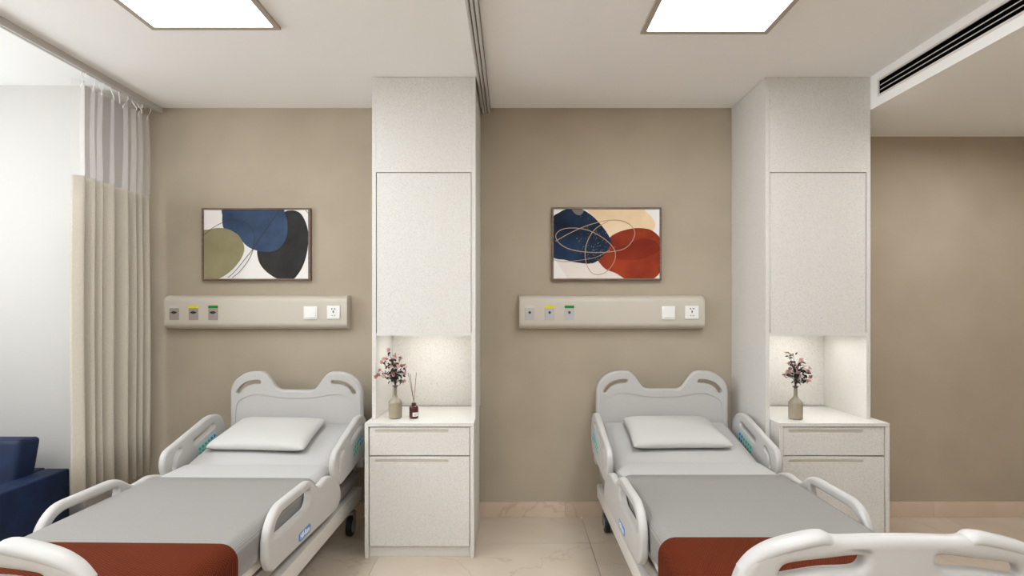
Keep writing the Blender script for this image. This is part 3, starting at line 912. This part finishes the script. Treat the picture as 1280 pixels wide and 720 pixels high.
    loft('mattress', [ring(y, z) for y, z in zip(ys, zz)], M['sheet'], bed)
    return bed

def drape(name, y0, y1, hw, lift, zlow, m, parent, thick=.006, r=.05, fold=False, label=None, wave=0.0):
    """cloth lying over the mattress and hanging down both sides"""
    n = 8
    ys = [y0, y0 + .006] + [y0 + (y1 - y0) * k / 14 for k in range(1, 14)] + [y1 - .006, y1]
    rings = []
    for i, y in enumerate(ys):
        zt = mattress_z(y) + lift
        tk = thick
        if i in (0, len(ys) - 1): zt -= thick * .35; tk = thick * .3
        def half(hw_, zt_, r_):
            pts = [(-hw_ - wave * math.sin(9 * y) * .5, zlow), (-hw_, (zlow + zt_ - r_) / 2)]
            for k in range(n + 1):
                a = R(180 - 90 * k / n); pts.append((-hw_ + r_ + r_ * math.cos(a), zt_ - r_ + r_ * math.sin(a)))
            for k in range(1, 6): pts.append((-hw_ + r_ + (2 * hw_ - 2 * r_) * k / 6, zt_))
            for k in range(n + 1):
                a = R(90 - 90 * k / n); pts.append((hw_ - r_ + r_ * math.cos(a), zt_ - r_ + r_ * math.sin(a)))
            pts += [(hw_, (zlow + zt_ - r_) / 2), (hw_ + wave * math.sin(8 * y) * .5, zlow)]
            return pts
        o = half(hw, zt, r); inn = half(hw - tk, zt - tk, r - min(tk, .004))
        rings.append([(x, y, z) for x, z in o] + [(x, y, z) for x, z in inn[::-1]])
    return loft(name, rings, m, parent, cap='shell')

def pillow_mesh(a=.280, b=.190, h=.076, n=28):
    bm = bmesh.new(); top = {}; bot = {}
    rr = random.Random(3)
    for i in range(n + 1):
        for j in range(n + 1):
            u = -1 + 2 * i / n; w = -1 + 2 * j / n
            u = math.sin(u * math.pi / 2); w = math.sin(w * math.pi / 2)
            # sides drawn in a little between pointed corners
            x = a * u * (1 - .055 * (1 - w * w)); y = b * w * (1 - .07 * (1 - u * u))
            q = max(0, (1 - abs(u) ** 3) * (1 - abs(w) ** 3)) ** .36
            cr = 1 - .05 * (u * w) ** 6; x *= cr * (1 - .045 * w); y *= cr
            wr = .003 * math.sin(11 * u + 3 * w) * (abs(u) ** 3) * q
            edge = i in (0, n) or j in (0, n)
            top[i, j] = bm.verts.new((x, y, h * (.42 + .62 * q) + wr))
            bot[i, j] = top[i, j] if edge else bm.verts.new((x, y, h * .42 * (1 - q)))
    for i in range(n):
        for j in range(n):
            bm.faces.new((top[i, j], top[i + 1, j], top[i + 1, j + 1], top[i, j + 1]))
            bm.faces.new((bot[i, j], bot[i, j + 1], bot[i + 1, j + 1], bot[i + 1, j]))
    bmesh.ops.recalc_face_normals(bm, faces=bm.faces)
    me = bpy.data.meshes.new('pillow'); bm.to_mesh(me); bm.free()
    me.polygons.foreach_set('use_smooth', [True] * len(me.polygons)); me.materials.append(M['pillow'])
    return me

BED_A = ((-1.344, 3.455), -1.2)
BED_B = ((.950, 3.500), 0.0)
bed_a = build_bed('white hospital bed standing beside the curtain and the navy sofa')
bed_b = copy_tree(bed_a)
bed_b['label'] = 'white hospital bed under the rust and navy picture'
pm = pillow_mesh()
for (pos, rot), bed, nm, px, prot in ((BED_A, bed_a, 'the bed beside the curtain', -.060, -3), (BED_B, bed_b, 'the bed under the rust and navy picture', .004, 2)):
    def put(o):
        o.rotation_euler = (o.rotation_euler.x, o.rotation_euler.y, o.rotation_euler.z)
        mloc = Matrix.Translation((pos[0], pos[1], 0)) @ Matrix.Rotation(R(rot), 4, 'Z')
        o.location = mloc @ o.location
        o.rotation_euler.z += R(rot)
    put(bed)
    s = drape('bed_sheet', -.80, -.545, .407, .0085, .47, M['sheet'], None, .006); tag(s, 'white top sheet band folded back on ' + nm, 'sheet', 'folded top sheets'); put(s)
    b = drape('blanket', -2.065, -.785, .416, .0175, .435, M['blanket'], None, .008, wave=.004); tag(b, 'grey woven blanket spread over ' + nm, 'blanket', 'grey blankets'); put(b)
    r = drape('bed_runner', -2.060, -1.545, .432, .029, .40, M['rust'], None, .010, r=.06); tag(r, 'rust brown knitted throw across the foot of ' + nm, 'throw', 'rust throws'); put(r)
    p = bpy.data.objects.new('pillow', pm); C.objects.link(p)
    sl = math.atan(.245)
    p.location = (px, -.236, mattress_z(-.236) + .001)
    p.rotation_euler = (sl, 0, R(prot))
    tag(p, 'plump white pillow lying at the head of ' + nm, 'pillow', 'white pillows'); put(p)

# ------------------------------------------------------------------ navy sofa by the window
SX1, SYB, SZ = -2.484, 3.10, .481
SX0 = -3.62
sofa = thing('sofa', 'navy blue fabric sofa by the white wall behind the bed rail', 'sofa', ((SX0 + SX1) / 2, 2.7, 0))
SYF = 2.22
box('arm', SX1 - .135, SX1, SYF, SYB, .06, SZ, M['sofa'], sofa, .014, 3)
box('arm', SX0, SX0 + .135, SYF, SYB, .06, SZ, M['sofa'], sofa, .014, 3)
box('backrest', SX0 + .137, SX1 - .137, SYB - .09, SYB, .06, SZ + .004, M['sofa'], sofa, .012, 3)
box('base', SX0 + .137, SX1 - .137, SYF + .02, SYB - .092, .06, .25, M['sofa'], sofa, .012)
box('seat_cushion', SX0 + .14, SX1 - .14, SYF + .01, SYB - .20, .252, .405, M['sofa'], sofa, .03, 4)
def cushion(x0, x1):
    bm = bmesh.new(); bm_box(bm, x0, x1, SYB - .240, SYB - .100, .408, .685)
    bmesh.ops.bevel(bm, geom=bm.edges[:], offset=.028, segments=4, profile=.55, affect='EDGES')
    for q in bm.verts: q.co.y += (q.co.z - .408) * .20; q.co.z += -.10 * max(0, q.co.y - (SYB - .17)) * (1 if q.co.z > .5 else 0)
    cu = from_bm('back_cushion', bm, M['sofa'], sofa, 60)
    bm = bmesh.new(); xs = x1 - .008; yy = SYB - .238
    P = [(xs - .001, yy + .016, .425), (xs - .001, yy + .010 + .05, .655)]
    tube_bm(bm, P, .004, 6)
    from_bm('piping', bm, M['sofa'], cu)
xm = (SX0 + SX1) / 2
cushion(SX0 + .142, xm - .004); cushion(xm + .004, SX1 - .118)
for x in (SX0 + .05, SX1 - .05):
    for y in (SYF + .05, SYB - .05):
        lathe('leg', [(.014, .001), (.020, .0595)], M['wood_leg'], sofa, (x, y, 0), 12)

# ------------------------------------------------------------------ vases with flowering twigs, reed diffuser
ZT = .7468
def vase(x, y, label):
    t = thing('vase', label, 'vase', (x, y, ZT), 'bottle vases')
    prof = [(.030, 0), (.0365, .003), (.038, .010), (.038, .088), (.0365, .096), (.028, .108), (.0155, .120), (.0105, .130), (.0098, .142), (.0098, .176)]
    lathe('body', prof, M['vase'], t, (x, y, ZT), 28)
    lathe('rim', [(.0100, .1763), (.0108, .180), (.0175, .186), (.0180, .188), (.0100, .1885)], M['vase_rim'], t, (x, y, ZT), 24)
    return t

def blossom_mesh(deep):
    bm = bmesh.new()
    for k in range(5):
        a = 2 * math.pi * k / 5
        d = Vector((math.cos(a), math.sin(a), .35)); n = Vector((-math.sin(a), math.cos(a), 0))
        c = bm.verts.new((0, 0, 0)); l = bm.verts.new(d * .008 + n * .0058); rr_ = bm.verts.new(d * .008 - n * .0058)
        tip = bm.verts.new(d * .0125 + Vector((0, 0, .003)))
        bm.faces.new((c, rr_, tip, l))
    bmesh.ops.create_icosphere(bm, subdivisions=1, radius=.0028, matrix=Matrix.Translation((0, 0, .003)))
    me = bpy.data.meshes.new('blossom'); bm.to_mesh(me); bm.free(); me.materials.append(M['petal_deep' if deep else 'petal']); return me
def leaf_mesh():
    bm = bmesh.new()
    v = [bm.verts.new(p) for p in ((0, 0, 0), (.006, .007, .002), (.0045, .015, .001), (0, .021, -.002), (-.0045, .015, .001), (-.006, .007, .002), (0, .010, -.001))]
    for a, b in ((0, 1), (1, 2), (2, 3), (3, 4), (4, 5), (5, 0)): bm.faces.new((v[a], v[b], v[6]))
    me = bpy.data.meshes.new('leaf'); bm.to_mesh(me); bm.free(); me.materials.append(M['leaf']); return me
BL, BLD, LF = blossom_mesh(False), blossom_mesh(True), leaf_mesh()

def twigs(x, y, label, seed, tips):
    r = random.Random(seed)
    t = thing('flower_spray', label, 'flowers', (x, y, ZT + .19), 'flower sprays in the vases')
    base = Vector((x, y, ZT + .1886))
    neck = Vector((x, y, ZT + .196))
    def part(name, me, p):
        o = bpy.data.objects.new(name, me); C.objects.link(o); o.parent = t; o.location = p - wloc(t)
        o.rotation_euler = (r.uniform(-1.2, 1.2) + (1.0 if name == 'blossom' else 0), r.uniform(-1, 1), r.uniform(0, 6.28))
        s = r.uniform(.8, 1.15) if name == 'blossom' else r.uniform(.9, 1.35); o.scale = (s, s, s)
    for i, (dx, dz) in enumerate(tips):
        tip = neck + Vector((dx, -.06 if dx < -.05 else r.uniform(-.045, .03), dz))
        mid = neck + Vector((dx * .30, (tip.y - y) * .4, dz * .52 + .005))
        o0 = Vector((math.cos(i * 2.4), math.sin(i * 2.4), 0)) * .0035
        P = [base + o0, neck + o0] + [Vector(p) for p in catmull([tuple(neck + o0), tuple(mid), tuple(tip)], 4, False)[1:]]
        bm = bmesh.new(); tube_bm(bm, P, .0016, 5, .0008)
        from_bm('stem', bm, M['twig'], t)
        part('blossom', BLD if r.random() < .4 else BL, tip)
        part('blossom', BL if r.random() < .6 else BLD, tip + Vector((r.uniform(-.014, .014), r.uniform(-.01, .01), r.uniform(-.014, .012))))
        for k in range(8):
            f = r.uniform(.25, .95); q = mid.lerp(tip, f) if r.random() < .72 else neck.lerp(mid, .4 + f * .6)
            part('leaf', LF, q + Vector((r.uniform(-.010, .010), r.uniform(-.01, .01), r.uniform(-.008, .008))))
    return t

# positions read on the cabinet tops
VA = (-.672, 3.176); VB = (1.622, 3.153)
vase(VA[0], VA[1], 'smoky beige glass bottle vase beside the reed diffuser')
vase(VB[0], VB[1], 'smoky beige glass bottle vase standing alone on the cabinet')
tipsA = [(-.040, .195), (-.062, .135), (-.052, .148), (-.020, .140), (.012, .160), (.030, .150), (-.075, .085), (-.085, .058), (-.055, .048), (-.030, .060), (-.008, .055), (.045, .105), (.055, .065), (.062, .100), (.022, .105), (-.025, .100), (.060, .022), (.0, .115)]
tipsB = [(-.045, .178), (-.020, .170), (-.075, .125), (-.050, .130), (-.030, .105), (0, .130), (.015, .142), (.030, .130), (-.062, .085), (-.092, .062), (-.045, .065), (-.010, .085), (.020, .085), (.050, .105), (.075, .100), (.062, .070), (.075, .045), (.060, .025), (.010, .045), (-.022, .120)]
twigs(VA[0], VA[1], 'pink blossom spray with dark leaves in the vase beside the diffuser', 5, tipsA)
twigs(VB[0], VB[1], 'pink blossom spray with dark leaves in the vase standing alone', 9, tipsB)
DX, DY = -.565, 3.174
d = thing('reed_diffuser', 'small amber glass reed diffuser bottle on the cabinet', 'diffuser', (DX, DY, ZT))
lathe('bottle', [(.020, 0), (.0255, .003), (.0262, .010), (.0262, .060), (.024, .068), (.014, .074), (.0115, .076)], M['amber'], d, (DX, DY, ZT), 28)
lathe('collar', [(.0116, .0763), (.0135, .078), (.0135, .088), (.0090, .0885)], M['amber_cap'], d, (DX, DY, ZT), 20)
bm = bmesh.new(); n = 8
rows = []
for z in (.014, .036):
    rows.append([bm.verts.new((DX + .0266 * math.cos(R(-95 + 75 * k / n)), DY + .0266 * math.sin(R(-95 + 75 * k / n)), ZT + z)) for k in range(n + 1)])
for i in range(n): bm.faces.new((rows[0][i], rows[0][i + 1], rows[1][i + 1], rows[1][i]))
lb = from_bm('label', bm, M['label'], d)
for z in (.020, .025, .030):
    bm = bmesh.new(); rows = []
    for q in (z - .001, z + .001):
        rows.append([bm.verts.new((DX + .0269 * math.cos(R(-85 + 50 * k / n)), DY + .0269 * math.sin(R(-85 + 50 * k / n)), ZT + q)) for k in range(n + 1)])
    for i in range(n): bm.faces.new((rows[0][i], rows[0][i + 1], rows[1][i + 1], rows[1][i]))
    from_bm('label_line', bm, M['label_ink'], lb)
for (tx, tz, ty), lab in (((-.036, .262, .01), 'brown reed stick leaning furthest towards the flowers in the diffuser'), ((-.020, .255, -.012), 'brown reed stick in the middle of the diffuser'), ((.013, .262, .008), 'brown reed stick standing nearly upright in the diffuser')):
    bm = bmesh.new()
    b0 = Vector((DX - tx * .09, DY - ty * .1, ZT + .079)); tube_bm(bm, [tuple(b0), (DX + tx, DY + ty, ZT + tz)], .0016, 6)
    tag(from_bm('reed_stick', bm, M['reed'], None), lab, 'reed', 'reeds in the diffuser')
